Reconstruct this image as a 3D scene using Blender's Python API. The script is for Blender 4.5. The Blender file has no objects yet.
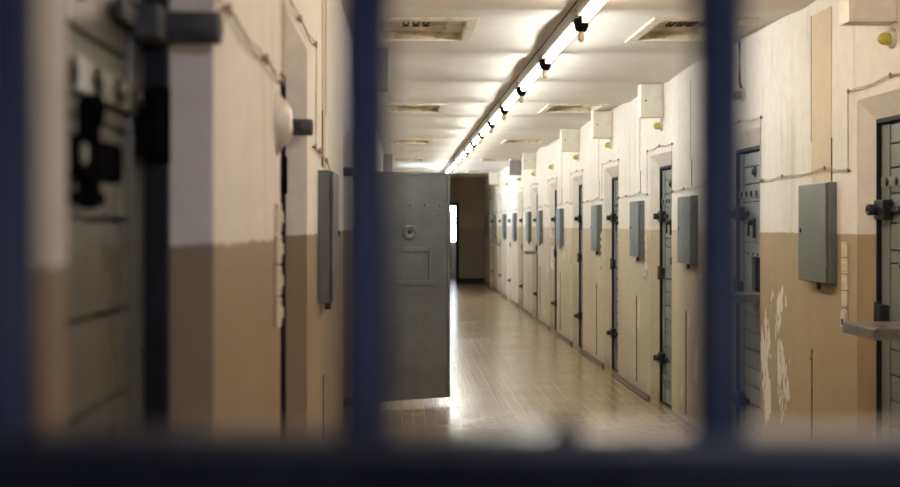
import bpy, bmesh, math, random
from mathutils import Vector, Matrix
random.seed(7)
S = bpy.context.scene
COL = S.collection
PI = math.pi
# ---------------------------------------------------------------- dimensions (metres)
XR, XL = 2.13, -0.315            # right and left wall faces
H = 2.66                         # ceiling
YB, YF = 34.8, -2.6              # far end wall, wall behind the viewer
REV, JAMB = 0.068, 0.105         # depth of plaster reveal, depth of the door face
ORD = ['first', 'second', 'third', 'fourth', 'fifth', 'sixth', 'seventh', 'eighth', 'ninth', 'tenth', 'eleventh', 'twelfth', 'thirteenth', 'fourteenth', 'fifteenth', 'sixteenth']
# ---------------------------------------------------------------- node helpers
def N(nt, t, **kw):
    n = nt.nodes.new(t)
    for k, v in kw.items():
        setattr(n, k, v)
    return n
def setin(nt, sock, v):
    if isinstance(v, bpy.types.NodeSocket):
        nt.links.new(v, sock)
    elif isinstance(v, (tuple, list)) and len(v) == 3 and sock.type == 'RGBA':
        sock.default_value = (*v, 1)
    else:
        sock.default_value = v
def math_(nt, op, a, b=0.0, c=None, clamp=False):
    n = N(nt, 'ShaderNodeMath', operation=op, use_clamp=clamp)
    setin(nt, n.inputs[0], a); setin(nt, n.inputs[1], b)
    if c is not None: setin(nt, n.inputs[2], c)
    return n.outputs[0]
def mixc(nt, f, a, b, mode='MIX'):
    n = N(nt, 'ShaderNodeMix', data_type='RGBA', blend_type=mode)
    setin(nt, n.inputs[0], f); setin(nt, n.inputs[6], a); setin(nt, n.inputs[7], b)
    return n.outputs[2]
def ramp(nt, v, lo, hi, a=0.0, b=1.0):
    n = N(nt, 'ShaderNodeMapRange')
    n.interpolation_type = 'SMOOTHSTEP'
    setin(nt, n.inputs[0], v)
    for i, x in enumerate((lo, hi, a, b)): n.inputs[1 + i].default_value = x
    return n.outputs[0]
def noise(nt, vec, scale, detail=4, rough=0.55, stretch=None, off=None):
    if stretch or off:
        m = N(nt, 'ShaderNodeMapping')
        if stretch: m.inputs['Scale'].default_value = stretch
        if off: m.inputs['Location'].default_value = off
        nt.links.new(vec, m.inputs['Vector']); vec = m.outputs[0]
    n = N(nt, 'ShaderNodeTexNoise')
    nt.links.new(vec, n.inputs['Vector'])
    n.inputs['Scale'].default_value = scale; n.inputs['Detail'].default_value = detail; n.inputs['Roughness'].default_value = rough
    return n.outputs['Fac']
def new_mat(name):
    m = bpy.data.materials.new(name); m.use_nodes = True
    nt = m.node_tree
    return m, nt, nt.nodes['Principled BSDF']
def bump(nt, bsdf, h, strength, dist):
    b = N(nt, 'ShaderNodeBump'); b.inputs['Strength'].default_value = strength; b.inputs['Distance'].default_value = dist
    nt.links.new(h, b.inputs['Height']); nt.links.new(b.outputs[0], bsdf.inputs['Normal'])
def mat(name, col, rough=0.5, metal=0.0, var=0.12, scale=14.0, bmp=0.15, coat=0.0, stretch=None, spec=0.5):
    m, nt, p = new_mat(name)
    co = N(nt, 'ShaderNodeTexCoord').outputs['Object']
    n1 = noise(nt, co, scale, 5, 0.6, stretch)
    dark = tuple(c * (1 - var * 1.6) for c in col); lite = tuple(min(1, c * (1 + var)) for c in col)
    c = mixc(nt, ramp(nt, n1, 0.3, 0.7), dark, lite)
    nt.links.new(c, p.inputs['Base Color'])
    nt.links.new(ramp(nt, n1, 0.3, 0.7, max(0.02, rough - 0.06), min(1, rough + 0.08)), p.inputs['Roughness'])
    p.inputs['Metallic'].default_value = metal
    p.inputs['Coat Weight'].default_value = coat
    p.inputs['Specular IOR Level'].default_value = spec
    if bmp: bump(nt, p, noise(nt, co, scale * 5, 3, 0.6), bmp, 0.002)
    return m
def emit(name, col, strength):
    m, nt, p = new_mat(name)
    co = N(nt, 'ShaderNodeTexCoord').outputs['Object']
    n1 = noise(nt, co, 3.0, 2)
    c = mixc(nt, n1, tuple(x * 0.96 for x in col), col)
    nt.links.new(c, p.inputs['Emission Color']); p.inputs['Emission Strength'].default_value = strength
    p.inputs['Base Color'].default_value = (0.8, 0.8, 0.8, 1); p.inputs['Roughness'].default_value = 0.3
    return m
def wall_mat(name, up, low, line, chips=1.0, peel=None, low2=None):
    m, nt, p = new_mat(name)
    pos = N(nt, 'ShaderNodeNewGeometry').outputs['Position']
    sep = N(nt, 'ShaderNodeSeparateXYZ'); nt.links.new(pos, sep.inputs[0])
    z = sep.outputs[2]; y = sep.outputs[1]
    wob = noise(nt, pos, 9.0, 4, 0.6)
    zz = math_(nt, 'ADD', z, math_(nt, 'MULTIPLY', math_(nt, 'SUBTRACT', wob, 0.5), 0.028))
    isup = ramp(nt, zz, line - 0.004, line + 0.004)
    big = noise(nt, pos, 1.3, 4, 0.55)
    fine = noise(nt, pos, 14.0, 5, 0.65)
    drip = noise(nt, pos, 7.0, 3, 0.5, (1, 1, 0.12))
    upc = mixc(nt, ramp(nt, big, 0.35, 0.7), tuple(c * 0.93 for c in up), up)
    lowc = mixc(nt, ramp(nt, big, 0.3, 0.7), tuple(c * 0.86 for c in low), low)
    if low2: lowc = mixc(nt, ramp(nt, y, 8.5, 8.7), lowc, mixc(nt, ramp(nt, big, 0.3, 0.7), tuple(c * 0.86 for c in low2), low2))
    c = mixc(nt, isup, lowc, upc)
    c = mixc(nt, ramp(nt, drip, 0.56, 0.78, 0, 0.35), c, tuple(x * 0.72 for x in low), 'MIX')
    c = mixc(nt, ramp(nt, fine, 0.35, 0.6, 0.10, 0.0), c, (0.25, 0.19, 0.13))
    # flaked paint: long vertical flakes showing the old cream coat
    fl = noise(nt, pos, 5.2, 5, 0.62, (1.0, 1.0, 0.42), (3.1, 0.7, 1.9))
    reg = noise(nt, pos, 0.9, 2, 0.5, None, (11.0, 4.0, 2.0))
    thr = math_(nt, 'SUBTRACT', 0.775, math_(nt, 'MULTIPLY', ramp(nt, reg, 0.40, 0.62), 0.175 * chips))
    if peel:
        dy = math_(nt, 'ABSOLUTE', math_(nt, 'SUBTRACT', y, peel[0]))
        dz = math_(nt, 'ABSOLUTE', math_(nt, 'SUBTRACT', z, peel[1]))
        k = math_(nt, 'MULTIPLY', ramp(nt, dy, peel[2] * 0.35, peel[2], 1, 0), ramp(nt, dz, peel[3] * 0.5, peel[3], 1, 0))
        thr = math_(nt, 'SUBTRACT', thr, math_(nt, 'MULTIPLY', k, peel[4]))
    chip = ramp(nt, math_(nt, 'SUBTRACT', fl, thr), 0.0, 0.012)
    chip = math_(nt, 'MULTIPLY', chip, math_(nt, 'SUBTRACT', 1.0, isup))
    c = mixc(nt, chip, c, tuple(min(1, x * 0.92) for x in up))
    # grime near the floor
    gr = math_(nt, 'MULTIPLY', ramp(nt, z, 0.02, 0.22, 1, 0), ramp(nt, fine, 0.3, 0.7, 0.1, 0.6))
    c = mixc(nt, gr, c, (0.16, 0.12, 0.08))
    nt.links.new(c, p.inputs['Base Color'])
    nt.links.new(math_(nt, 'ADD', math_(nt, 'MULTIPLY', isup, 0.25), 0.52), p.inputs['Roughness'])
    h = math_(nt, 'SUBTRACT', math_(nt, 'ADD', math_(nt, 'MULTIPLY', fine, 0.5), math_(nt, 'MULTIPLY', big, 1.5)), math_(nt, 'MULTIPLY', chip, 0.6))
    bump(nt, p, h, 0.35, 0.006)
    return m
UP, LOW = (0.80, 0.765, 0.705), (0.395, 0.295, 0.175)
M = {}
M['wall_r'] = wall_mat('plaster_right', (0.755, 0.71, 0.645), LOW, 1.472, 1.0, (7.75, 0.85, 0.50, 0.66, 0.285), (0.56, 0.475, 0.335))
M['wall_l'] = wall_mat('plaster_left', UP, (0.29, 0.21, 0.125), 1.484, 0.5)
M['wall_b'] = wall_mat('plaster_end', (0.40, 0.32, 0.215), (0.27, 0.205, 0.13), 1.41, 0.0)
M['wall_room'] = wall_mat('plaster_end_room', (0.75, 0.75, 0.76), (0.7, 0.69, 0.70), 1.0, 0.0)
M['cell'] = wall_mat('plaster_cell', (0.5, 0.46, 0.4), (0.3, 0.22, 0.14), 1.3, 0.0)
M['cover'] = wall_mat('painted_cover', (0.62, 0.51, 0.375), (0.47, 0.335, 0.195), 1.472, 0.3)
def ceiling_mat():
    m, nt, p = new_mat('ceiling_paint')
    pos = N(nt, 'ShaderNodeNewGeometry').outputs['Position']
    big = noise(nt, pos, 1.1, 5, 0.6); fine = noise(nt, pos, 18.0, 5, 0.6)
    c = mixc(nt, ramp(nt, big, 0.3, 0.7), (0.70, 0.655, 0.59), (0.80, 0.765, 0.71))
    c = mixc(nt, ramp(nt, fine, 0.58, 0.75, 0, 0.35), c, (0.5, 0.42, 0.33))
    nt.links.new(c, p.inputs['Base Color']); p.inputs['Roughness'].default_value = 0.55
    bump(nt, p, math_(nt, 'ADD', big, math_(nt, 'MULTIPLY', fine, 0.2)), 0.35, 0.01)
    return m
M['ceiling'] = ceiling_mat()
def floor_mat():
    m, nt, p = new_mat('linoleum_tiles')
    pos = N(nt, 'ShaderNodeNewGeometry').outputs['Position']
    b = N(nt, 'ShaderNodeTexBrick', offset=0.0)
    nt.links.new(pos, b.inputs['Vector'])
    b.inputs['Color1'].default_value = (0.29, 0.20, 0.108, 1); b.inputs['Color2'].default_value = (0.26, 0.178, 0.094, 1)
    b.inputs['Mortar'].default_value = (0.39, 0.295, 0.18, 1)
    b.inputs['Scale'].default_value = 1.0; b.inputs['Mortar Size'].default_value = 0.004; b.inputs['Mortar Smooth'].default_value = 0.3
    b.inputs['Brick Width'].default_value = 0.09; b.inputs['Row Height'].default_value = 0.09; b.inputs['Bias'].default_value = -0.1
    big = noise(nt, pos, 1.6, 4, 0.6); fine = noise(nt, pos, 45.0, 4, 0.6)
    c = mixc(nt, ramp(nt, big, 0.35, 0.7, 0.0, 0.12), b.outputs['Color'], (0.26, 0.19, 0.11))
    c = mixc(nt, ramp(nt, fine, 0.5, 0.75, 0, 0.10), c, (0.60, 0.48, 0.33))
    nt.links.new(c, p.inputs['Base Color'])
    nt.links.new(ramp(nt, big, 0.3, 0.7, 0.18, 0.25), p.inputs['Roughness'])
    p.inputs['Specular IOR Level'].default_value = 0.5
    wav = noise(nt, pos, 9.0, 1, 0.5)
    h = math_(nt, 'ADD', math_(nt, 'MULTIPLY', wav, 1.0), math_(nt, 'MULTIPLY', b.outputs['Fac'], -0.08))
    bump(nt, p, h, 0.085, 0.02)
    return m
M['floor'] = floor_mat()
M['skirt'] = mat('skirting_paint', (0.15, 0.11, 0.07), 0.6, var=0.3, scale=9)
M['door'] = mat('grey_green_door_paint', (0.175, 0.195, 0.185), 0.36, var=0.03, scale=3, bmp=0)
M['door_l'] = mat('olive_grey_door_paint', (0.105, 0.108, 0.090), 0.30, var=0.03, scale=3, bmp=0)
M['door_in'] = mat('grey_inner_door_paint', (0.118, 0.120, 0.122), 0.36, var=0.10, scale=5, bmp=0.1)
M['iron'] = mat('black_iron', (0.018, 0.018, 0.022), 0.42, 0.2, var=0.3, scale=20)
M['frame'] = mat('dark_frame_paint', (0.013, 0.014, 0.019), 0.6, var=0.3, scale=12, spec=0.25)
M['matte'] = mat('matte_black_iron', (0.006, 0.006, 0.007), 0.85, var=0.3, scale=20, spec=0.0)
M['bluegrey'] = mat('blue_grey_iron', (0.09, 0.095, 0.105), 0.55, var=0.2, scale=20, spec=0.3)
M['dish'] = mat('dull_grey_dish', (0.13, 0.13, 0.13), 0.45, 0.3, var=0.15, scale=20)
M['dark'] = mat('dark_opening', (0.012, 0.014, 0.022), 0.9, var=0.3, spec=0.05)
M['steel'] = mat('worn_steel', (0.17, 0.165, 0.16), 0.4, 0.3, var=0.2, scale=18)
M['flap'] = mat('worn_grey_flap', (0.15, 0.14, 0.127), 0.32, var=0.14, scale=12)
M['box'] = mat('grey_box_paint', (0.135, 0.15, 0.147), 0.38, var=0.08, scale=7, bmp=0.08)
M['cream'] = mat('cream_box_paint', (0.79, 0.73, 0.64), 0.55, var=0.06, scale=9)
M['greybox'] = mat('grey_junction_paint', (0.30, 0.28, 0.26), 0.55, var=0.10, scale=9)
M['switch'] = mat('ivory_switch_plastic', (0.74, 0.66, 0.50), 0.35, var=0.06, scale=20)
M['white'] = mat('white_enamel', (0.62, 0.57, 0.51), 0.4, var=0.10, scale=16)
M['yellow'] = mat('yellow_glass', (0.50, 0.44, 0.06), 0.15, var=0.12, scale=20, bmp=0, coat=0.5)
M['paleglass'] = mat('pale_green_glass', (0.42, 0.42, 0.30), 0.18, var=0.12, scale=20, bmp=0, coat=0.5)
M['wire'] = mat('brown_bell_wire', (0.36, 0.25, 0.155), 0.6, var=0.3, scale=30, bmp=0)
M['ins'] = mat('brown_insulator', (0.22, 0.13, 0.07), 0.4, var=0.3, scale=30, bmp=0)
M['rust'] = mat('rusty_cable', (0.11, 0.06, 0.035), 0.7, var=0.4, scale=30)
M['batten'] = mat('white_batten', (0.62, 0.60, 0.55), 0.45, var=0.08, scale=12)
M['amber'] = mat('amber_bulb', (0.66, 0.50, 0.33), 0.12, var=0.1, bmp=0, coat=0.6)
M['bakelite'] = mat('black_bakelite', (0.010, 0.010, 0.011), 0.8, var=0.3, spec=0.08)
M['ventframe'] = mat('vent_frame_paint', (0.74, 0.66, 0.55), 0.5, var=0.15, scale=10)
M['ventpanel'] = mat('stained_vent_panel', (0.60, 0.50, 0.35), 0.6, var=0.35, scale=7)
M['ventplate'] = mat('pale_vent_plate', (0.68, 0.61, 0.50), 0.5, var=0.12, scale=9)
M['gate'] = mat('navy_gate_paint', (0.006, 0.0125, 0.040), 0.4, var=0.2, scale=10, bmp=0.05, spec=0.25)
M['rail'] = mat('dark_navy_rail_paint', (0.003, 0.005, 0.014), 0.28, var=0.2, scale=10, bmp=0.05, spec=0.3)
M['curtain'] = mat('beige_curtain_cloth', (0.55, 0.45, 0.33), 0.9, var=0.15, scale=12)
M['tube'] = emit('fluorescent_tube_glow', (0.98, 1.0, 0.925), 84.0)
M['tubewarm'] = emit('warm_fluorescent_tube_glow', (1.0, 0.83, 0.66), 57.0)
M['sky_pane'] = emit('daylit_pane', (0.78, 0.88, 1.0), 8.0)
M['sky_pane_side'] = emit('daylit_side_pane', (0.62, 0.78, 1.0), 11.0)
M['sky_pane_dim'] = emit('dim_daylit_pane', (0.74, 0.79, 1.0), 17.0)
M['winframe'] = mat('white_window_paint', (0.6, 0.6, 0.6), 0.5)
# ---------------------------------------------------------------- mesh helpers
def BM(): return bmesh.new()
def box(bm, x0, x1, y0, y1, z0, z1, bev=0.0):
    x0, x1 = sorted((x0, x1)); y0, y1 = sorted((y0, y1)); z0, z1 = sorted((z0, z1))
    t = bmesh.new()
    bmesh.ops.create_cube(t, size=1.0, matrix=Matrix.Translation(((x0+x1)/2, (y0+y1)/2, (z0+z1)/2)) @ Matrix.Diagonal((x1-x0, y1-y0, z1-z0, 1)))
    if bev > 0:
        bev = min(bev, 0.45 * min(x1-x0, y1-y0, z1-z0))
        bmesh.ops.bevel(t, geom=t.edges[:], offset=bev, segments=2, affect='EDGES', profile=0.6)
    merge(bm, t)
def merge(bm, t, mtx=None):
    me = bpy.data.meshes.new('tmp'); 
    if mtx is not None: bmesh.ops.transform(t, matrix=mtx, verts=t.verts[:])
    t.to_mesh(me); t.free(); bm.from_mesh(me); bpy.data.meshes.remove(me)
def lathe(bm, prof, mtx, seg=20):
    """prof: [(radius, height)...] about local z, then moved by mtx"""
    t = bmesh.new(); rings = []
    for r, h in prof:
        if r < 1e-6: rings.append([t.verts.new((0, 0, h))])
        else: rings.append([t.verts.new((r*math.cos(2*PI*k/seg), r*math.sin(2*PI*k/seg), h)) for k in range(seg)])
    for a, b in zip(rings, rings[1:]):
        for k in range(seg):
            k2 = (k+1) % seg
            if len(a) == 1 and len(b) == 1: continue
            if len(a) == 1: t.faces.new((a[0], b[k], b[k2]))
            elif len(b) == 1: t.faces.new((a[k], a[k2], b[0]))
            else: t.faces.new((a[k], a[k2], b[k2], b[k]))
    for r in (rings[0], rings[-1]):
        if len(r) > 1: t.faces.new(r)
    bmesh.ops.recalc_face_normals(t, faces=t.faces[:])
    for f in t.faces: f.smooth = len(f.verts) <= 4
    merge(bm, t, mtx)
def axis(p, d):
    """matrix that puts local z along d at point p"""
    return Matrix.Translation(p) @ Vector(d).to_track_quat('Z', 'Y').to_matrix().to_4x4()
def cyl(bm, p, d, r, L, seg=20, bev=0.0):
    prof = [(r-bev, 0), (r, bev), (r, L-bev), (r-bev, L)] if bev else [(r, 0), (r, L)]
    lathe(bm, prof, axis(p, d), seg)
def tube(bm, pts, r, seg=6):
    pts = [Vector(p) for p in pts]; t = bmesh.new(); rings = []
    for i, p in enumerate(pts):
        d = (pts[min(i+1, len(pts)-1)] - pts[max(i-1, 0)]).normalized()
        q = d.to_track_quat('Z', 'Y')
        rings.append([t.verts.new(p + q @ Vector((r*math.cos(2*PI*k/seg), r*math.sin(2*PI*k/seg), 0))) for k in range(seg)])
    for a, b in zip(rings, rings[1:]):
        for k in range(seg): t.faces.new((a[k], a[(k+1) % seg], b[(k+1) % seg], b[k]))
    t.faces.new(rings[0]); t.faces.new(rings[-1])
    bmesh.ops.recalc_face_normals(t, faces=t.faces[:])
    for f in t.faces: f.smooth = len(f.verts) == 4
    merge(bm, t)
def torus(bm, p, d, R, r, seg=12, rs=6):
    t = bmesh.new(); rings = []
    for i in range(seg):
        a = 2*PI*i/seg
        rings.append([t.verts.new(((R+r*math.cos(2*PI*k/rs))*math.cos(a), (R+r*math.cos(2*PI*k/rs))*math.sin(a), r*math.sin(2*PI*k/rs))) for k in range(rs)])
    for i in range(seg):
        a, b = rings[i], rings[(i+1) % seg]
        for k in range(rs): t.faces.new((a[k], b[k], b[(k+1) % rs], a[(k+1) % rs]))
    bmesh.ops.recalc_face_normals(t, faces=t.faces[:])
    for f in t.faces: f.smooth = True
    merge(bm, t, axis(p, d))
def quad(bm, *pts): bm.faces.new([bm.verts.new(p) for p in pts])
def obj(name, bm, m, parent=None, loc=None, fix=False):
    if fix: bmesh.ops.recalc_face_normals(bm, faces=bm.faces[:])
    me = bpy.data.meshes.new(name); bm.to_mesh(me); bm.free()
    me.materials.append(M[m] if isinstance(m, str) else m)
    o = bpy.data.objects.new(name, me); COL.objects.link(o)
    if parent: o.parent = parent
    if loc: o.location = loc
    return o
def tag(o, label=None, cat=None, group=None, kind=None):
    if label: o['label'] = label
    if cat: o['category'] = cat
    if group: o['group'] = group
    if kind: o['kind'] = kind
    return o
def thing(name, label, cat, loc=(0, 0, 0), rz=0.0, group=None, kind=None):
    o = bpy.data.objects.new(name, None); COL.objects.link(o)
    o.empty_display_size = 0.1
    o.location = loc; o.rotation_euler = (0, 0, rz)
    return tag(o, label, cat, group, kind)
KIDS = {}
def copy_tree(o, parent=None):
    c = o.copy(); COL.objects.link(c)
    if parent: c.parent = parent
    for ch in list(o.children): copy_tree(ch, c)
    return c
def dup(root, loc, label, group=None, rz=None):
    c = copy_tree(root); c.location = loc; c['label'] = label
    if group: c['group'] = group
    if rz is not None: c.rotation_euler = (0, 0, rz)
    return c
def struct(name, bm, m, label, cat, fix=False):
    return tag(obj(name, bm, m, fix=fix), label, cat, kind='structure')
# ---------------------------------------------------------------- openings
R_NEAR = [5.40 + 2.63*k for k in range(11)]
R_OPEN = [(n, n + 0.92) for n in R_NEAR]
L_FAR = [2.25 + 2.227*k for k in range(14)]
L_FAR[2] = 8.2; L_FAR[3] = 9.7
L_OPEN = [(f - 0.98, f) for f in L_FAR]
WIN = (28.72 - 0.0, 0)
BAY0, BAYL, BAYA = 7.17, 1.8, 0.027
def ceil_z(y): return H + BAYA * math.sin(PI * (((y - BAY0) / BAYL) % 1.0))
HW = H + 0.045
def side_wall(name, xw, s, opens, m, label, holes=()):
    """wall in the plane x=xw with splayed door recesses going to +s; holes: plain window holes (y0,y1,z0,z1)"""
    bm = BM()
    ys = YF; TOP, ITOP, SP = 2.10, 2.005, (0.06 if s > 0 else 0.02)
    evs = sorted([(a, b, None) for a, b in opens] + [(h[0], h[1], h) for h in holes])
    def q(y0, y1, z0, z1):
        n = max(1, int((y1 - y0) / 1.2))
        for i in range(n):
            a, b = y0 + (y1-y0)*i/n, y0 + (y1-y0)*(i+1)/n
            quad(bm, (xw, a, z0), (xw, b, z0), (xw, b, z1), (xw, a, z1))
    for a, b, h in evs:
        q(ys, a, 0, HW)
        if h is None:
            q(a, b, TOP, HW)
            x1, x2 = xw + s*REV, xw + s*0.19
            ia, ib = a + SP, b - SP
            quad(bm, (xw, a, 0), (x1, ia, 0), (x1, ia, ITOP), (xw, a, TOP))
            quad(bm, (xw, b, 0), (x1, ib, 0), (x1, ib, ITOP), (xw, b, TOP))
            quad(bm, (xw, a, TOP), (x1, ia, ITOP), (x1, ib, ITOP), (xw, b, TOP))
            quad(bm, (x1, ia, 0), (x2, ia, 0), (x2, ia, ITOP), (x1, ia, ITOP))
            quad(bm, (x1, ib, 0), (x2, ib, 0), (x2, ib, ITOP), (x1, ib, ITOP))
            quad(bm, (x1, ia, ITOP), (x2, ia, ITOP), (x2, ib, ITOP), (x1, ib, ITOP))
        else:
            _, _, z0, z1 = h
            q(a, b, 0, z0); q(a, b, z1, HW)
            x2 = xw + s*0.2
            quad(bm, (xw, a, z0), (x2, a, z0), (x2, a, z1), (xw, a, z1)); quad(bm, (xw, b, z0), (x2, b, z0), (x2, b, z1), (xw, b, z1))
            quad(bm, (xw, a, z0), (x2, a, z0), (x2, b, z0), (xw, b, z0)); quad(bm, (xw, a, z1), (x2, a, z1), (x2, b, z1), (xw, b, z1))
        ys = b
    q(ys, YB, 0, HW)
    bmesh.ops.remove_doubles(bm, verts=bm.verts[:], dist=1e-4)
    return struct(name, bm, m, label, 'wall')
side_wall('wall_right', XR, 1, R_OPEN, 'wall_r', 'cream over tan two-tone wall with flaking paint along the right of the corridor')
LW = (25.9, 27.6, 0.95, 2.2)
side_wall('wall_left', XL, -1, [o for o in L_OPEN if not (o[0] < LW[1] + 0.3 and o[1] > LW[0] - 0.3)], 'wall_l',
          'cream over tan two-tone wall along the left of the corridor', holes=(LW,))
# floor
bm = BM(); n = 24
for i in range(n):
    a, b = YF + (YB - YF)*i/n, YF + (YB - YF)*(i+1)/n
    quad(bm, (XL-0.25, a, 0), (XR+0.25, a, 0), (XR+0.25, b, 0), (XL-0.25, b, 0))
quad(bm, (-1.5, YB, 0), (3.2, YB, 0), (3.2, 38.7, 0), (-1.5, 38.7, 0))
struct('floor', bm, 'floor', 'shiny worn beige tiled linoleum floor of the corridor', 'floor')
# ceiling with vent holes
VY = [7.55, 12.98, 18.38, 23.78, 29.18]
VX = [(-0.19, 0.43), (1.41, 2.0)]
VL, VB = 0.98, 0.06
bm = BM()
xs = sorted([XL-0.25, XR+0.25] + [v + d for a, b in VX for v, d in ((a, VB), (b, -VB))])
ysl = [YF]; 
for v in VY: ysl += [v + VB*1.4, v + VL - VB*1.4]
ysl.append(YB)
HOLEY = [(v + VB*1.4, v + VL - VB*1.4) for v in VY]
extra = [BAY0 + BAYL*(k + q/8) for k in range(-7, 18) for q in range(8)]
ysl = sorted(ysl + [e for e in extra if YF < e < YB and all(abs(e - y) > 0.02 for y in ysl)])
holes = [(a+VB, b-VB) for a, b in VX]
for i in range(len(xs)-1):
    for j in range(len(ysl)-1):
        mx = (xs[i]+xs[i+1])/2
        my = (ysl[j]+ysl[j+1])/2
        if any(a < my < b for a, b in HOLEY) and any(a < mx < b for a, b in holes): continue
        z0, z1 = ceil_z(ysl[j]), ceil_z(ysl[j+1])
        quad(bm, (xs[i], ysl[j], z0), (xs[i], ysl[j+1], z1), (xs[i+1], ysl[j+1], z1), (xs[i+1], ysl[j], z0))
bmesh.ops.remove_doubles(bm, verts=bm.verts[:], dist=1e-4)
struct('ceiling', bm, 'ceiling', 'uneven off-white painted plaster ceiling over the corridor', 'ceiling')
# end wall with a doorway into a daylit room
bm = BM(); ox0, ox1, oz = 0.45, 1.42, 2.02; T = 0.14
x0, x1 = XL-0.25, XR+0.25
box(bm, x0, ox0, YB, YB+T, 0, HW); box(bm, ox1, x1, YB, YB+T, 0, HW); box(bm, ox0, ox1, YB, YB+T, oz, HW)
struct('wall_back', bm, 'wall_b', 'dark brown two-tone end wall of the corridor with an open doorway', 'wall')
bm = BM()
box(bm, ox1-0.03, ox1+0.05, YB-0.025, YB+T, 0, oz+0.05, 0.004); box(bm, ox0-0.05, ox0+0.03, YB-0.025, YB+T, 0, oz+0.05, 0.004); box(bm, ox0+0.03, ox1-0.03, YB-0.025, YB+T, oz-0.03, oz+0.05, 0.004)
struct('trim_1', bm, 'frame', 'dark frame of the bright doorway in the end wall', 'door frame')
bm = BM(); box(bm, ox1+0.05, XR, YB-0.02, YB, 0, 0.12, 0.004)  # skirting whose near-black colour also carries the shadow at the wall's foot
struct('baseboard_shadow_back', bm, 'frame', 'skirting at the foot of the end wall, coloured near-black for the shadow there', 'skirting')
Z2 = 38.7
bm = BM(); wx0, wx1, wz0, wz1 = 1.05, 2.0, 0.96, 2.15
for a, b, c, d in ((-1.5, wx0, 0, H), (wx1, 3.2, 0, H), (wx0, wx1, 0, wz0), (wx0, wx1, wz1, H)):
    quad(bm, (a, Z2, c), (b, Z2, c), (b, Z2, d), (a, Z2, d))
for X in (-1.5, 3.2): quad(bm, (X, YB+T, 0), (X, Z2, 0), (X, Z2, H), (X, YB+T, H))
quad(bm, (-1.5, YB+T, H), (3.2, YB+T, H), (3.2, Z2, H), (-1.5, Z2, H))
quad(bm, (-1.5, YB+T, 0), (XL-0.25, YB+T, 0), (XL-0.25, YB+T, H), (-1.5, YB+T, H)); quad(bm, (XR+0.25, YB+T, 0), (3.2, YB+T, 0), (3.2, YB+T, H), (XR+0.25, YB+T, H))
struct('wall_end_room', bm, 'wall_room', 'pale walls of the daylit room beyond the end doorway', 'wall')
def window(name, p0, along, w, z0, z1, m, nrm, label, bars=2):
    """pane in a vertical plane from p0 along a direction"""
    t = thing(name, label, 'window', (p0[0], p0[1], z0), math.atan2(along[1], along[0]), kind='structure')
    h = z1 - z0
    a = BM(); box(a, 0, w, 0, 0.01, 0, h); obj('pane', a, m, t)
    a = BM(); f = 0.05
    for q in ((0, w, 0, f), (0, w, h-f, h), (0, f, f, h-f), (w-f, w, f, h-f)): box(a, q[0], q[1], -0.03, 0.0, q[2], q[3], 0.004)
    for k in range(1, bars): box(a, w*k/bars-0.02, w*k/bars+0.02, -0.028, 0.0, f, h-f, 0.003)
    obj('sash', a, 'winframe', t)
    return t
window('window_1', (wx0, Z2+0.05), (1, 0), wx1-wx0, wz0, wz1, 'sky_pane', -1, 'bright daylit window seen through the end doorway', 1)
window('window_2', (XL-0.2, LW[0]), (0, 1), LW[1]-LW[0], LW[2], LW[3], 'sky_pane_side', 1, 'daylit side window in the left wall near the far end')
bm = BM(); fx0, fx1, fz0, fz1 = 0.2, 1.7, 1.85, 2.5
for a, b, c, d in ((x0, fx0, 0, HW), (fx1, x1, 0, HW), (fx0, fx1, 0, fz0), (fx0, fx1, fz1, HW)):
    quad(bm, (a, YF, c), (b, YF, c), (b, YF, d), (a, YF, d))
struct('wall_front', bm, 'wall_l', 'two-tone wall closing the corridor behind the viewer', 'wall')
window('window_3', (fx1, YF-0.05), (-1, 0), fx1-fx0, fz0, fz1, 'sky_pane_dim', 1, 'dim daylit window behind the viewer')
bm = BM()
for i in range(11): pass
for k in range(9):
    xa = 1.305 + 0.011*k
    cyl(bm, (xa, Z2-0.16 + (0.008 if k % 2 else 0), 0.25), (0, 0, 1), 0.009, 1.6, 8)
tag(obj('curtain', bm, 'curtain'), 'narrow beige curtain hanging in the bright end doorway', 'curtain')
# skirtings
def skirting(name, xw, s, opens, label):
    bm = BM(); prev = 0.9
    for a, b in opens + [(YB, YB)]:
        if a - prev > 0.05: 
            box(bm, xw, xw - s*0.018, prev, a, 0, 0.05, 0.004)
            box(bm, xw, xw - s*0.026, prev, a, 0, 0.018, 0.004)
        prev = b
    struct(name, bm, 'skirt', label, 'skirting')
skirting('baseboard_right', XR, 1, R_OPEN, 'low worn skirting along the foot of the right wall')
skirting('baseboard_left', XL, -1, [o for o in L_OPEN if not (o[0] < LW[1] + 0.3 and o[1] > LW[0] - 0.3)], 'low worn skirting along the foot of the left wall')
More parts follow.
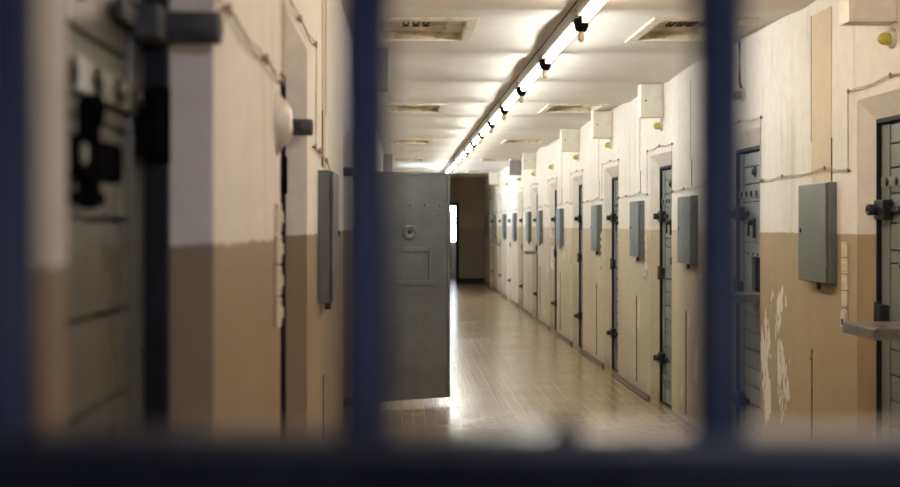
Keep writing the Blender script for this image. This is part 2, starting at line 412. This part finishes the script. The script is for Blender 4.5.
# ---------------------------------------------------------------- cell doors
# door space: u from the hinge edge, v out of the door face into the corridor, z up.  mirrored (sg=-1) for the right wall
def door_parts(t, sg, W, flap=None, outer=True, frame=True, side='R', loose=False):
    def bx(bm, u0, u1, v0, v1, z0, z1, bev=0.0): box(bm, u0, u1, sg*v0, sg*v1, z0, z1, bev)
    DM = 'door_l' if side == 'L' else 'door'
    HU = (0.30, 0.68); HZ = (1.09, 1.31)
    Tk = 0.046
    lo, hi = 0.012, 1.975
    f = 0.032 if side == 'L' else 0.012
    a0, a1 = (f, W - f) if not loose else (0.0, W)
    # slab: stiles and planks
    a = BM(); st = 0.10
    bx(a, a0, a0+st, -Tk, 0.0, lo, hi, 0.002); bx(a, a1-st, a1, -Tk, 0.0, lo, hi, 0.002)
    lines = [lo, .14, .26, .375, .49, .605, .72, .835, .95, 1.06, 1.34, 1.40, 1.525, 1.66, 1.775, 1.885, hi]
    if side == 'L': lines = [lo, .14, .26, .375, .49, .605, .72, .835, .95, 1.06, 1.16, 1.264, 1.39, 1.525, 1.66, 1.775, 1.885, hi]
    for z0, z1 in zip(lines, lines[1:]):
        if side == 'R' and abs(z0 - 1.06) < 1e-6:
            bx(a, a0+st, HU[0], -Tk, -0.006, z0+.003, z1-.003, 0.002); bx(a, HU[1], a1-st, -Tk, -0.006, z0+.003, z1-.003, 0.002)
            bx(a, HU[0], HU[1], -Tk, -0.006, z0+.003, HZ[0], 0.002); bx(a, HU[0], HU[1], -Tk, -0.006, HZ[1], z1-.003, 0.002)
        else:
            bx(a, a0+st, a1-st, -Tk, -0.006, z0+.0035, z1-.0035, 0.003)
    bx(a, a0+.01, a1-.01, -Tk-0.004, -Tk+0.012, lo+.002, hi-.002)
    obj('door_panel', a, DM, t)
    if frame:
        a = BM()
        fp = .022 if side == 'R' else .037
        bx(a, 0.0, f-.002, -0.06, fp, 0, 1.985, 0.003); bx(a, W-f+.002, W, -0.06, fp, 0, 1.985, 0.003); bx(a, 0, W, -0.06, fp, 1.985, 2.005, 0.002)
        bx(a, f-.002, W-f+.002, -0.06, 0.02, 0, 0.010)
        obj('door_frame', a, 'frame', t)
    # studded strip
    a = BM(); bx(a, a0+.01, a1-.01, 0.0, 0.007, 1.69, 1.735, 0.002); obj('strap', a, DM, t)
    a = BM()
    for k in range(6):
        u = a0 + .09 + (W-.18-2*f)*k/5
        lathe(a, [(0.021, 0), (0.018, 0.006), (0, 0.010)], axis((u, sg*0.007, 1.7125), (0, sg, 0)), 4)
    obj('stud_row', a, 'iron', t)
    a = BM(); bx(a, a0+.01, a1-.01, 0.0, 0.006, 0.20, 0.235, 0.002); side == 'R' and bx(a, HU[0]-.06, HU[1]+.06, -.006, 0.005, 1.315, 1.345, 0.002); obj('rivet_strip', a, DM, t)
    a = BM()
    for k in range(5):
        if side == 'R': lathe(a, [(0.008, 0), (0.006, 0.005), (0, 0.007)], axis((HU[0]-.04+(HU[1]-HU[0]+.08)*k/4, sg*0.005, 1.33), (0, sg, 0)), 8)
        lathe(a, [(0.008, 0), (0.006, 0.005), (0, 0.007)], axis((a0+.08+(W-.25)*k/4, sg*0.006, .2175), (0, sg, 0)), 8)
    obj('rivet_row', a, 'iron', t)
    # spy hole
    a = BM(); lathe(a, [(0.035, 0), (0.035, 0.006), (0.022, 0.012), (0.020, 0.022), (0, 0.024)], axis((W*.48, sg*-0.006, 1.85), (0, sg, 0)), 20)
    obj('peephole', a, 'iron', t)
    # lock
    a = BM()
    if side == 'L':
        bx(a, .33, .64, 0.0, .030, 1.576, 1.632, 0.014)
        bx(a, .45, .49, 0.0, .024, 1.54, 1.672, 0.006)
        cyl(a, (.47, 0, 1.668), (0, sg, 0), 0.021, 0.03, 16, 0.004)
        bx(a, .38, .56, 0.0, .014, 1.545, 1.562, 0.003)
        k = obj('lock', a, 'matte', t)
        a = BM(); cyl(a, (.585, sg*.030, 1.606), (0, sg, 0), 0.013, 0.005, 16, 0.001); obj('keyhole_cover', a, 'steel', k)
    else:
        bx(a, .36, .41, 0.0, .012, 1.43, 1.56, 0.005)
        cyl(a, (.385, sg*.012, 1.53), (0, sg, 0), 0.017, 0.03, 16, 0.003)
        bx(a, .376, .394, .030, .044, 1.445, 1.545, 0.005)
        obj('handle', a, 'iron', t)
    # hinges / bolts on the far edge
    if side == 'L': spec = [(1.835, .13, .027, 0), (1.68, .055, .05, 1), (.45, .13, .030, 0), (0.32, .055, .05, 1)]
    else: spec = [(1.585, .085, .026, 2), (1.105, .06, .045, 1), (.385, .085, .024, 2)]
    for z, L, r, kind in spec:
        a = BM()
        if kind == 1:
            bx(a, .034, .115, 0.0, L*.72, z-r, z+r, 0.006); cyl(a, (.05, sg*(L*.55), z-r-.012), (0, 0, 1), 0.016, 2*r+.024, 14, 0.003)
        else:
            hz = .045 if kind == 2 else .026
            bx(a, .034, .15, 0.0, .045, z-hz, z+hz, 0.005)
            lathe(a, [(r, 0), (r, L-.004), (r-.004, L), (r*.55, L), (r*.5, L-.012), (0, L-.012)], axis((.062, 0, z), (0, sg, 0)), 20)
            bx(a, .12, .26, 0.0, .014, z-.014, z+.014, 0.004)
        obj('hinge', a, 'iron' if side == 'R' else ('bluegrey' if kind == 0 else 'matte'), t)
    # hatch
    if side == 'L': return t
    a = BM(); bx(a, HU[0], HU[1], -Tk+.006, -Tk+.018, HZ[0], HZ[1]); obj('hatch', a, 'dark' if flap == 'open' else DM, t)
    a = BM()
    if flap == 'open':
        bx(a, HU[0]-.01, HU[1]+.01, -0.004, 0.265, 1.047, 1.089, 0.006)
        fl = obj('hatch_flap', a, 'flap', t)
        a = BM(); bx(a, HU[0]-.014, HU[1]+.014, .263, .270, 1.040, 1.084, 0.002); bx(a, HU[0]-.014, HU[0]-.008, .0, .27, 1.040, 1.084, 0.002); bx(a, HU[1]+.008, HU[1]+.014, .0, .27, 1.040, 1.084, 0.002)
        obj('edge_strip', a, 'steel', fl)
    else:
        bx(a, HU[0]-.012, HU[1]+.012, -.004, 0.012, HZ[0]-.012, HZ[1]+.004, 0.003)
        fl = obj('hatch_flap', a, DM, t)
        a = BM(); bx(a, .46, .53, .012, .030, 1.205, 1.235, 0.004); cyl(a, (.495, sg*.02, 1.19), (0, 0, 1), .008, .06, 10, .002); obj('latch', a, 'iron', fl)
    return t
def side_label(k, n, side, extra): return 'closed grey %s cell door, %s from the gate on the %s wall' % (extra, n, side)
W_R, W_L = 0.80, 0.94
OPENFLAP = {0, 1, 6, 9}
protoR = {}
dn = 0
for k, (a, b) in enumerate(R_OPEN):
    dn += 1
    loc = (XR + REV + .022, b - 0.06, 0); key = 'open' if k in OPENFLAP else 'shut'
    lab = 'closed grey cell door %s, %s along the right wall from the gate' % ('with food flap folded down' if key == 'open' else 'with food flap shut', ORD[k])
    if key not in protoR:
        t = thing('door_%d' % dn, lab, 'cell door', loc, -PI/2, 'closed cell doors on the right', 'structure')
        protoR[key] = door_parts(t, -1, W_R, key, side='R')
    else:
        t = dup(protoR[key], loc, lab); t.name = 'door_%d' % dn
protoL = None
for k, (a, b) in enumerate(L_OPEN):
    if k == 4 or (a < LW[1] + 0.3 and b > LW[0] - 0.3): continue
    dn += 1
    loc = (XL - JAMB, b - 0.02, 0)
    lab = 'closed grey cell door with black lock, %s along the left wall from the gate' % ORD[k]
    if protoL is None:
        t = thing('door_%d' % dn, lab, 'cell door', loc, -PI/2, 'closed cell doors on the left', 'structure')
        protoL = door_parts(t, 1, W_L, 'shut', side='L')
    else:
        t = dup(protoL, loc, lab); t.name = 'door_%d' % dn
# the open door: hinged at the far jamb of the fifth left opening, swung past square, its inner face to the viewer
dn += 1
hy = L_FAR[4] - 0.03
op = thing('door_%d' % dn, 'grey steel cell door standing wide open across the corridor, inner face showing', 'cell door', (-0.385, hy, 0), math.radians(26.4), kind='structure')
W = 0.86; T0 = 0.045
a = BM(); box(a, 0, W, -T0, 0, 0.05, 1.955, 0.003); obj('door_panel', a, 'door_in', op)
a = BM(); rm = 0.028
for q in ((0, rm, .05, 1.955), (W-rm, W, .05, 1.955), (rm, W-rm, .05, .05+rm), (rm, W-rm, 1.955-rm, 1.955)):
    box(a, q[0], q[1], -T0-.007, -T0, q[2], q[3], 0.002)
obj('rim', a, 'door_in', op)
a = BM()
for k in range(6): lathe(a, [(0.013, 0), (0.010, 0.005), (0, 0.008)], axis((.07+.14*k, -T0, 1.68), (0, -1, 0)), 12)
for u, z in ((.70, 1.60), (.70, 1.54), (.70, 1.33), (.71, 1.26), (.71, 1.14), (.30, .48), (.43, .46), (.58, .44), (.73, .47), (.46, .30), (.60, .36), (.26, .34)):
    lathe(a, [(0.009, 0), (0.007, 0.004), (0, 0.006)], axis((u, -T0, z), (0, -1, 0)), 10)
tag(obj('rivet_row', a, 'door_in', op))
a = BM(); box(a, .42, .53, -T0-.004, -T0, 1.43, 1.595, 0.002); pl = obj('spy_plate', a, 'door_in', op)
a = BM(); lathe(a, [(.062, 0), (.062, .010), (.050, .012), (.018, .003), (.016, 0)], axis((.475, -T0-.003, 1.45), (0, -1, 0)), 28); tag(obj('peephole', a, 'dish', pl), 'round flared steel peephole dish')
a = BM(); cyl(a, (.475, -T0-.002, 1.45), (0, -1, 0), .017, .004, 16); obj('spy_glass', a, 'iron', pl)
a = BM()
for q in ((.24, .70, 1.285, 1.325), (.24, .70, 1.005, 1.045), (.24, .285, 1.045, 1.285), (.655, .70, 1.045, 1.285)): box(a, q[0], q[1], -T0-.011, -T0, q[2], q[3], 0.002)
hf = obj('hatch_frame', a, 'door_in', op)
a = BM(); box(a, .295, .645, -T0-.004, -T0, 1.055, 1.275, 0.004); obj('hatch_flap', a, 'door_in', hf)
a = BM()
for k in range(5):
    for z in (1.305, 1.025): lathe(a, [(0.008, 0), (0.006, 0.004), (0, 0.006)], axis((.27+.10*k, -T0-.011, z), (0, -1, 0)), 8)
obj('hatch_rivets', a, 'door_in', hf)
for z in (.35, 1.6):
    a = BM(); cyl(a, (0.0, .012, z-.06), (0, 0, 1), 0.014, .12, 14, .003); box(a, 0, .08, 0, .012, z-.04, z+.04, .003); obj('hinge', a, 'iron', op)
a = BM(); 
for z in (1.50, 1.10, 1.60): box(a, W, W+.006, -.035, -.012, z-.03, z+.03, .002)
obj('latch_plate', a, 'iron', op)
a = BM(); u0, u1 = L_OPEN[4][0]+.02, L_OPEN[4][1]-.02; xd = XL-REV
box(a, xd-.06, xd, u0, u0+.03, 0, 1.985, .003); box(a, xd-.06, xd, u1-.03, u1, 0, 1.985, .003); box(a, xd-.06, xd, u0, u1, 1.985, 2.005, .002)
struct('trim_2', a, 'frame', 'dark iron frame of the open cell doorway on the left', 'door frame')
a = BM(); cx0, cx1, cy0, cy1 = -2.6, XL-.19, u0-.6, u1+.6
quad(a, (cx0, cy0, 0), (cx0, cy1, 0), (cx0, cy1, H), (cx0, cy0, H)); quad(a, (cx0, cy0, 0), (cx1, cy0, 0), (cx1, cy0, H), (cx0, cy0, H)); quad(a, (cx0, cy1, 0), (cx1, cy1, 0), (cx1, cy1, H), (cx0, cy1, H))
quad(a, (cx0, cy0, H), (cx1, cy0, H), (cx1, cy1, H), (cx0, cy1, H)); quad(a, (cx0, cy0, -.001), (cx1, cy0, -.001), (cx1, cy1, -.001), (cx0, cy1, -.001))
quad(a, (cx1, cy0, 0), (cx1, u0, 0), (cx1, u0, H), (cx1, cy0, H)); quad(a, (cx1, cy1, 0), (cx1, u1, 0), (cx1, u1, H), (cx1, cy1, H)); quad(a, (cx1, u0, 2.005), (cx1, u1, 2.005), (cx1, u1, H), (cx1, u0, H))
struct('wall_cell', a, 'cell', 'dim plaster walls of the cell behind the open door', 'wall')
# ---------------------------------------------------------------- electrical boxes
def ebox(loc, s, label, group):
    """s=-1: on the right wall (grows to -x)"""
    t = thing('surface_mount_electrical_box', label, 'electrical box', loc, 0, group)
    w, h, d = .46, .50, .056
    a = BM(); box(a, 0, s*(d-.012), 0, w, 0, h, .003); obj('body', a, 'box', t)
    a = BM(); box(a, s*(d-.010), s*d, .004, w-.004, .004, h-.004, .003); dr = obj('cover', a, 'box', t)
    a = BM(); cyl(a, (s*d, w-.045, h*.52), (s, 0, 0), .011, .006, 14, .001); obj('lock', a, 'iron', dr)
    for z in (.09, .41):
        a = BM(); cyl(a, (s*(d-.004), .0, z-.03), (0, 0, 1), .006, .06, 10, .001); obj('hinge', a, 'box', t)
    a = BM(); cyl(a, (s*.026, w*.45, -.035), (0, 0, 1), .012, .036, 12, .002); obj('cable_gland', a, 'rust', t)
    return t
RB = [6.61, 9.71, 11.85, 14.37, 17.75, 20.4, 22.2, 25.0, 27.5, 30.4, 33.0]
pb = None
for i, y in enumerate(RB):
    lab = 'grey metal electrical box, %s from the gate on the right wall' % ORD[i]
    if pb is None: pb = ebox((XR, y, 1.226), -1, lab, 'grey electrical boxes on the right wall')
    else: dup(pb, (XR, y, 1.226), lab)
pbl = ebox((XL, 5.06, 1.222), 1, 'dark grey electrical box on the left wall beyond the second left cell door', 'grey electrical boxes on the left wall')
# cable channel covers (floor to ceiling strips behind the boxes)
def cover(y0, y1, xw, s, label, z0, z1, m):
    t = thing('channel_cover', label, 'cable channel', (xw, y0, z0), 0, 'cable channel covers')
    a = BM(); box(a, 0, s*.004, 0, y1-y0, 0, z1-z0, .001); obj('strip', a, m, t)
    a = BM(); box(a, 0, s*.005, y1-y0, y1-y0+.007, .25*(z1-z0), z1-z0); obj('seam_strip', a, 'rust', t)
    a = BM(); box(a, 0, s*.005, -.007, 0, 0, .25*(z1-z0)); obj('seam_strip', a, 'rust', t)
    return t
for i, y in enumerate(RB):
    if i == 0: cover(6.69, 7.01, XR, -1, 'tan cable channel cover above the first grey electrical box on the right', 1.73, 2.60, 'cover')
    elif i < 5: cover(y+.20, y+.23, XR, -1, 'thin wall channel strip above the %s grey box on the right' % ORD[i], 1.80, 2.58, 'wall_r')
    if i < 6:
        t = thing('conduit', 'narrow dark conduit running down below the %s grey box on the right' % ORD[i], 'conduit', (XR, y+.40, 0.09), 0, 'conduits below the boxes')
        a = BM(); tube(a, [(0, 0, 0), (0, 0, .78)], .007, 8); obj('pipe', a, 'rust', t)
        for z in (.10, .72):
            a = BM(); box(a, 0, -.009, -.012, .012, z, z+.015, .002); obj('clip', a, 'rust', t)
t = thing('conduit', 'narrow dark conduit running down below the grey box on the left', 'conduit', (XL, 5.36, 0.2), 0, 'conduits below the boxes')
a = BM(); tube(a, [(0, 0, 0), (0, 0, .72)], .006, 8); obj('pipe', a, 'rust', t)
t = cover(5.30, 5.50, XL, 1, 'tan cable channel cover above the grey electrical box on the left', 1.745, 2.62, 'cover')
# ---------------------------------------------------------------- duct boxes near the ceiling
def dbox(loc, s, w, m, label, z0=2.39):
    t = thing('junction_box', label, 'junction box', loc, 0, 'junction boxes under the ceiling')
    h = H - loc[2]
    a = BM(); box(a, 0, s*w, 0, .13, 0, h, .004); obj('body', a, m, t)
    a = BM(); box(a, s*.012, s*(w-.012), -.005, 0, .012, h-.012, .002); cv = obj('cover', a, m, t)
    a = BM(); cyl(a, (s*w*.78, -.005, h*.5), (0, -1, 0), .008, .008, 10, .001); obj('screw', a, 'rust', cv)
    return t
for i, (y, m, w) in enumerate([(5.8, 'cream', .21), (11.0, 'cream', .185), (13.65, 'cream', .20), (16.2, 'cream', .22), (21.5, 'cream', .20), (24.1, 'greybox', .21), (29.7, 'cream', .21)]):
    where = {0: 'above the first right-hand cell door', 1: 'above the third right-hand cell door'}.get(i, '%s from the gate along the right wall' % ORD[i])
    dbox((XR, y, 2.39), -1, w, m, ('cream' if m == 'cream' else 'dull grey') + ' junction box under the ceiling, ' + where)
dbox((XL, 8.76, 2.39), 1, .224, 'greybox', 'grey junction box under the ceiling on the left wall above the open door')
dbox((XL, 22.0, 2.37), 1, .155, 'greybox', 'small grey junction box far down the left wall, just over the open door')
# ---------------------------------------------------------------- signal lamps above the doors
def slamp(loc, m, label, cable=False):
    t = thing('signal_lamp', label, 'lamp', loc, 0, 'signal lamps above the cell doors')
    a = BM(); lathe(a, [(.044, 0), (.044, .012), (.036, .022), (.033, .026)], axis((0, 0, 0), (-1, -.25, -.1)), 20); obj('base', a, 'white', t)
    d = Vector((-1, -.25, -.1)).normalized()
    a = BM(); lathe(a, [(.026, 0), (.028, .016), (.026, .030), (.019, .042), (.009, .049), (0, .051)], axis(d*.024, d), 20); obj('dome', a, m, t)
    if cable:
        a = BM(); tube(a, [(-.01, .06, .34), (-.01, .06, .10), (-.012, .03, .06), (-.01, 0, .04)], .008, 8); obj('cable', a, 'rust', t)
    return t
LZ = [5.85, 8.42, 11.06, 13.72, 16.27, 19.0, 21.57, 24.17, 27.1, 29.77, 32.5]
for i, y in enumerate(LZ):
    slamp((XR, y, 2.325), 'paleglass' if i == 1 else 'yellow', ('pale domed signal lamp on a dark cable above the second right-hand cell door' if i == 1 else 'yellow domed signal lamp above the %s right-hand cell door' % ORD[i]), i == 1)
# ---------------------------------------------------------------- switches
def switch(loc, s, label, group, big=False):
    t = thing('light_switch', label, 'switch', loc, 0, group)
    a = BM(); box(a, 0, s*.012, -.036, .036, 0, .072, .004); obj('plate', a, 'switch', t)
    a = BM(); box(a, s*.012, s*.019, -.012, .012, .022, .050, .003); obj('rocker', a, 'switch', t)
    for z in (.010, .062):
        a = BM(); cyl(a, (s*.012, 0, z), (s, 0, 0), .003, .0015, 8); obj('screw', a, 'rust', t)
    return t
def buzzer(loc, s, label):
    t = thing('surface_mount_buzzer', label, 'buzzer', loc, 0, 'white buzzers below the switches')
    a = BM(); box(a, 0, s*.018, -.034, .034, 0, .055, .005); cyl(a, (0, 0, .055), (s, 0, 0), .034, .018, 20, .004); obj('body', a, 'white', t)
    a = BM(); box(a, s*.018, s*.021, -.012, .012, .012, .040, .002); obj('slot', a, 'iron', t)
    return t
PL = ['topmost', 'second from top', 'third from top', 'lowest']
ps = pz = None
for k in (0, 2, 3, 4):
    y = R_OPEN[k][1] + .155
    for j in range(4):
        lab = '%s ivory switch plate in the stack beside the %s right-hand cell door' % (PL[j], ORD[k])
        loc = (XR, y, 1.362 - .079*j)
        if ps is None: ps = switch(loc, -1, lab, 'stacked switch plates')
        else: dup(ps, loc, lab)
    lab = 'white round-topped buzzer under the switch stack beside the %s right-hand cell door' % ORD[k]
    if pz is None: pz = buzzer((XR, y, 1.025), -1, lab)
    else: dup(pz, (XR, y, 1.025), lab)
psl = None
for j in range(4):
    lab = '%s ivory switch plate in the stack on the left wall' % PL[j]
    loc = (XL, 3.37, 1.50 - .079*j)
    if psl is None: psl = switch(loc, 1, lab, 'stacked switch plates on the left')
    else: dup(psl, loc, lab)
# white cone fitting before the second left door
t = thing('horn_fitting', 'white cone-shaped fitting on the left wall beside the second left cell door', 'wall fitting', (XL, 3.40, 1.775), 0)
a = BM(); lathe(a, [(.072, 0), (.072, .008), (.040, .034), (.036, .036), (0, .034)], axis((0, 0, 0), (1, 0, 0)), 28); obj('shade', a, 'white', t)
a = BM(); lathe(a, [(.082, 0), (.082, .004), (.076, .006)], axis((0, 0, 0), (1, 0, 0)), 28); obj('base_ring', a, 'white', t)
# ---------------------------------------------------------------- bell wires on insulators
def wire(pts, s, label, group):
    """pts on the wall: (y, z); two thin strands and a ring at each point"""
    xw = XR if s < 0 else XL
    o = Vector((xw, pts[0][0], pts[0][1]))
    t = thing('bell_wire', label, 'wire', o, 0, group)
    P = [Vector((xw + s*.012, y, z)) - o for y, z in pts]
    for sg in (-1, 1):
        a = BM(); line = []
        for p, q in zip(P, P[1:]):
            L = (q - p).length; n = max(3, int(L/.07)); dirn = (q-p).normalized(); side = Vector((0, -dirn.z, dirn.y))
            for i in range(n):
                f = i/n
                line.append(p.lerp(q, f) + side*(sg*.006*math.sin(PI*f) + .003*math.sin(9*f+sg)) + Vector((0, 0, -.018*L*math.sin(PI*f)*abs(dirn.y))))
        line.append(P[-1]); tube(a, line, .0017, 5); obj('strand', a, 'wire', t)
    for p in P:
        a = BM(); torus(a, p, (s, 0, 0), .010, .0035, 10, 5); cyl(a, p - Vector((s*.012, 0, 0)), (s, 0, 0), .004, .014, 8); obj('insulator', a, 'ins', t)
    return t
for k, (a0, b0) in enumerate(R_OPEN):
    nxt = R_OPEN[k+1][0] if k+1 < 11 else YB - .4
    prev = R_OPEN[k-1][1] + .09 if k else a0 - .9
    ps_ = [(a0-.06, 1.775), (a0-.06, 2.15), ((a0+b0)/2, 2.165), (b0+.09, 2.15), (b0+.09, 1.775), (b0+.48, 1.80), (nxt-.75, 1.785), (nxt-.10, 1.775)]
    ps_[5:7] = [(b0+.45, 1.80), ((b0+nxt)/2+.35, 1.785)]
    if k == 0: ps_ = ps_[1:]
    wire(ps_, -1, 'thin brown bell wire on insulators around the %s right-hand cell door' % ORD[k], 'bell wires on the right wall')
wire([(1.25, 1.90), (2.37, 1.897), (3.03, 1.89), (3.45, 1.885), (3.47, 2.14), (4.05, 2.135), (4.78, 2.155), (4.74, 1.79), (5.0, 1.79), (5.45, 1.775), (6.1, 1.72)], 1, 'thin brown bell wire on insulators around the second left-hand cell door', 'bell wires on the left wall')
# ---------------------------------------------------------------- fluorescent lights
def light(y, label, warm=False):
    t = thing('fluorescent_light', label, 'ceiling light', (.955, y, H), 0, 'fluorescent lights in a row on the ceiling')
    L = 1.5
    a = BM(); box(a, -.042, .042, -.03, L+.03, -.055, .020, .006); obj('batten', a, 'batten', t)
    a = BM(); cyl(a, (.0, .012, -.075), (0, 1, 0), .0165, L-.024, 14, .002); obj('tube', a, 'tubewarm' if warm else 'tube', t)
    for yy in (-.012, L-.012):
        a = BM(); box(a, -.020, .020, yy, yy+.024, -.095, -.050, .005); obj('tube_holder', a, 'white', t)
    a = BM(); lathe(a, [(.036, 0), (.040, .010), (.038, .042), (.027, .066), (.022, .070)], axis((-.004, -.155, -.050), (0, 0, -1)), 20)
    cyl(a, (-.004, -.155, -.056), (0, 0, 1), .011, .062, 12)
    h = obj('lamp_holder', a, 'bakelite', t)
    a = BM(); lathe(a, [(.013, 0), (.014, .010), (.016, .025), (.015, .045), (.008, .054), (0, .056)], axis((-.004, -.155, -.120), (0, 0, -1)), 16); obj('bulb', a, 'amber', h)
    return t
pl_ = {}
for i in range(16):
    y = 1.92 + 1.80*i
    w = i < 3
    lab = 'lit fluorescent tube with black bulb holder, %s from the gate in the ceiling row' % ORD[i]
    if w not in pl_: pl_[w] = light(y, lab, w)
    else: dup(pl_[w], (.955, y, H), lab)
a = BM(); tube(a, [(-.01, 0, 0), (-.01, 27.4, 0)], .004, 8)  # thin dark strand added to draw the shaded left side of the battens
o = tag(obj('batten_shade_cable', a, 'rust', loc=(.902, 1.8, H-.005)), 'dark cable along the ceiling, added as the shaded side of the tube battens', 'cable')
# ---------------------------------------------------------------- ceiling vents
def vent(x0, x1, y, label):
    t = thing('ceiling_vent', label, 'vent', (x0, y, H+.020), 0, 'recessed ceiling vents')
    w = x1 - x0; b = VB; by = VB*1.4
    a = BM()
    for q in ((0, w, 0, by), (0, w, VL-by, VL), (0, b, by, VL-by), (w-b, w, by, VL-by)): box(a, q[0], q[1], q[2], q[3], -.016, 0, .004)
    obj('frame', a, 'ventframe', t)
    a = BM()
    for q in ((b-.004, b, by, VL-by), (w-b, w-b+.004, by, VL-by), (b, w-b, by-.004, by), (b, w-b, VL-by, VL-by+.004)): box(a, q[0], q[1], q[2], q[3], 0, .05)
    box(a, b, w-b, by, VL-by, .042, .05); obj('back_panel', a, 'ventpanel', t)
    a = BM(); c = w*.44
    for k in range(6): box(a, c-.075+.03*k-.005, c-.075+.03*k+.005, .26, .60, .030, .042, .001)
    for k in (0, 2, 4): box(a, c-.075+.03*k, c-.045+.03*k, .575, .60, .030, .042, .001)
    obj('grille', a, 'rust', t)
    a = BM(); box(a, w-b-.10, w-b-.012, .12, VL-.14, .028, .042, .003); obj('cover_plate', a, 'ventplate', t)
    return t
for j, y in enumerate(VY):
    vent(*VX[0], y, '%s recessed ceiling vent from the gate, left of the tube row' % ORD[j])
    vent(*VX[1], y - (0.0), '%s recessed ceiling vent from the gate, right of the tube row' % ORD[j])
# ---------------------------------------------------------------- barred gate in front of the viewer
g = thing('barred_gate', 'dark navy barred gate with upright rods and a crossbar, out of focus in front', 'gate', (0, 0.57, 0))
xs_ = [-0.165 + 0.1495*k for k in range(16)]
for x in xs_:
    a = BM(); cyl(a, (x, 0, .06), (0, 0, 1), .0118, 2.52, 24); obj('bar', a, 'gate', g)
for z0, z1 in ((1.366, 1.433), (.03, .09), (2.55, 2.61)):
    a = BM(); box(a, XL+.02, XR-.02, -.02, .02, z0, z1, .006); obj('rail', a, 'rail', g)
for x in (XL+.012, XR-.042):
    a = BM(); box(a, x, x+.03, -.02, .02, 0, 2.62, .004); obj('gate_post', a, 'rail', g)
a = BM(); lathe(a, [(.007, 0), (.007, .003), (.004, .005), (0, .006)], axis((.069, .0, 1.433), (0, 0, 1)), 14); obj('bolt', a, 'iron', g)
# ---------------------------------------------------------------- world, camera
w = bpy.data.worlds.new('World'); S.world = w; w.use_nodes = True
bg = w.node_tree.nodes['Background']; bg.inputs[0].default_value = (0.6, 0.75, 1.0, 1); bg.inputs[1].default_value = 0.3
cam = bpy.data.cameras.new('camera'); co = bpy.data.objects.new('camera', cam); COL.objects.link(co)
co.location = (0, 0, 1.52); co.rotation_euler = (PI/2, 0, 0)
cam.sensor_width = 36; cam.lens = 54; cam.shift_x = 48/900; cam.shift_y = -19.5/900; cam.clip_start = 0.05; cam.clip_end = 100
cam.dof.use_dof = True; cam.dof.focus_distance = 8.5; cam.dof.aperture_fstop = 3.1
S.camera = co
S.view_settings.view_transform = 'Standard'; S.view_settings.look = 'None'; S.view_settings.gamma = 1; S.view_settings.use_curve_mapping = False
S.view_settings.exposure = 0.0
S.cycles.use_denoising = True
S.cycles.max_bounces = 10; S.cycles.diffuse_bounces = 6
S.cycles.caustics_reflective = False; S.cycles.caustics_refractive = False
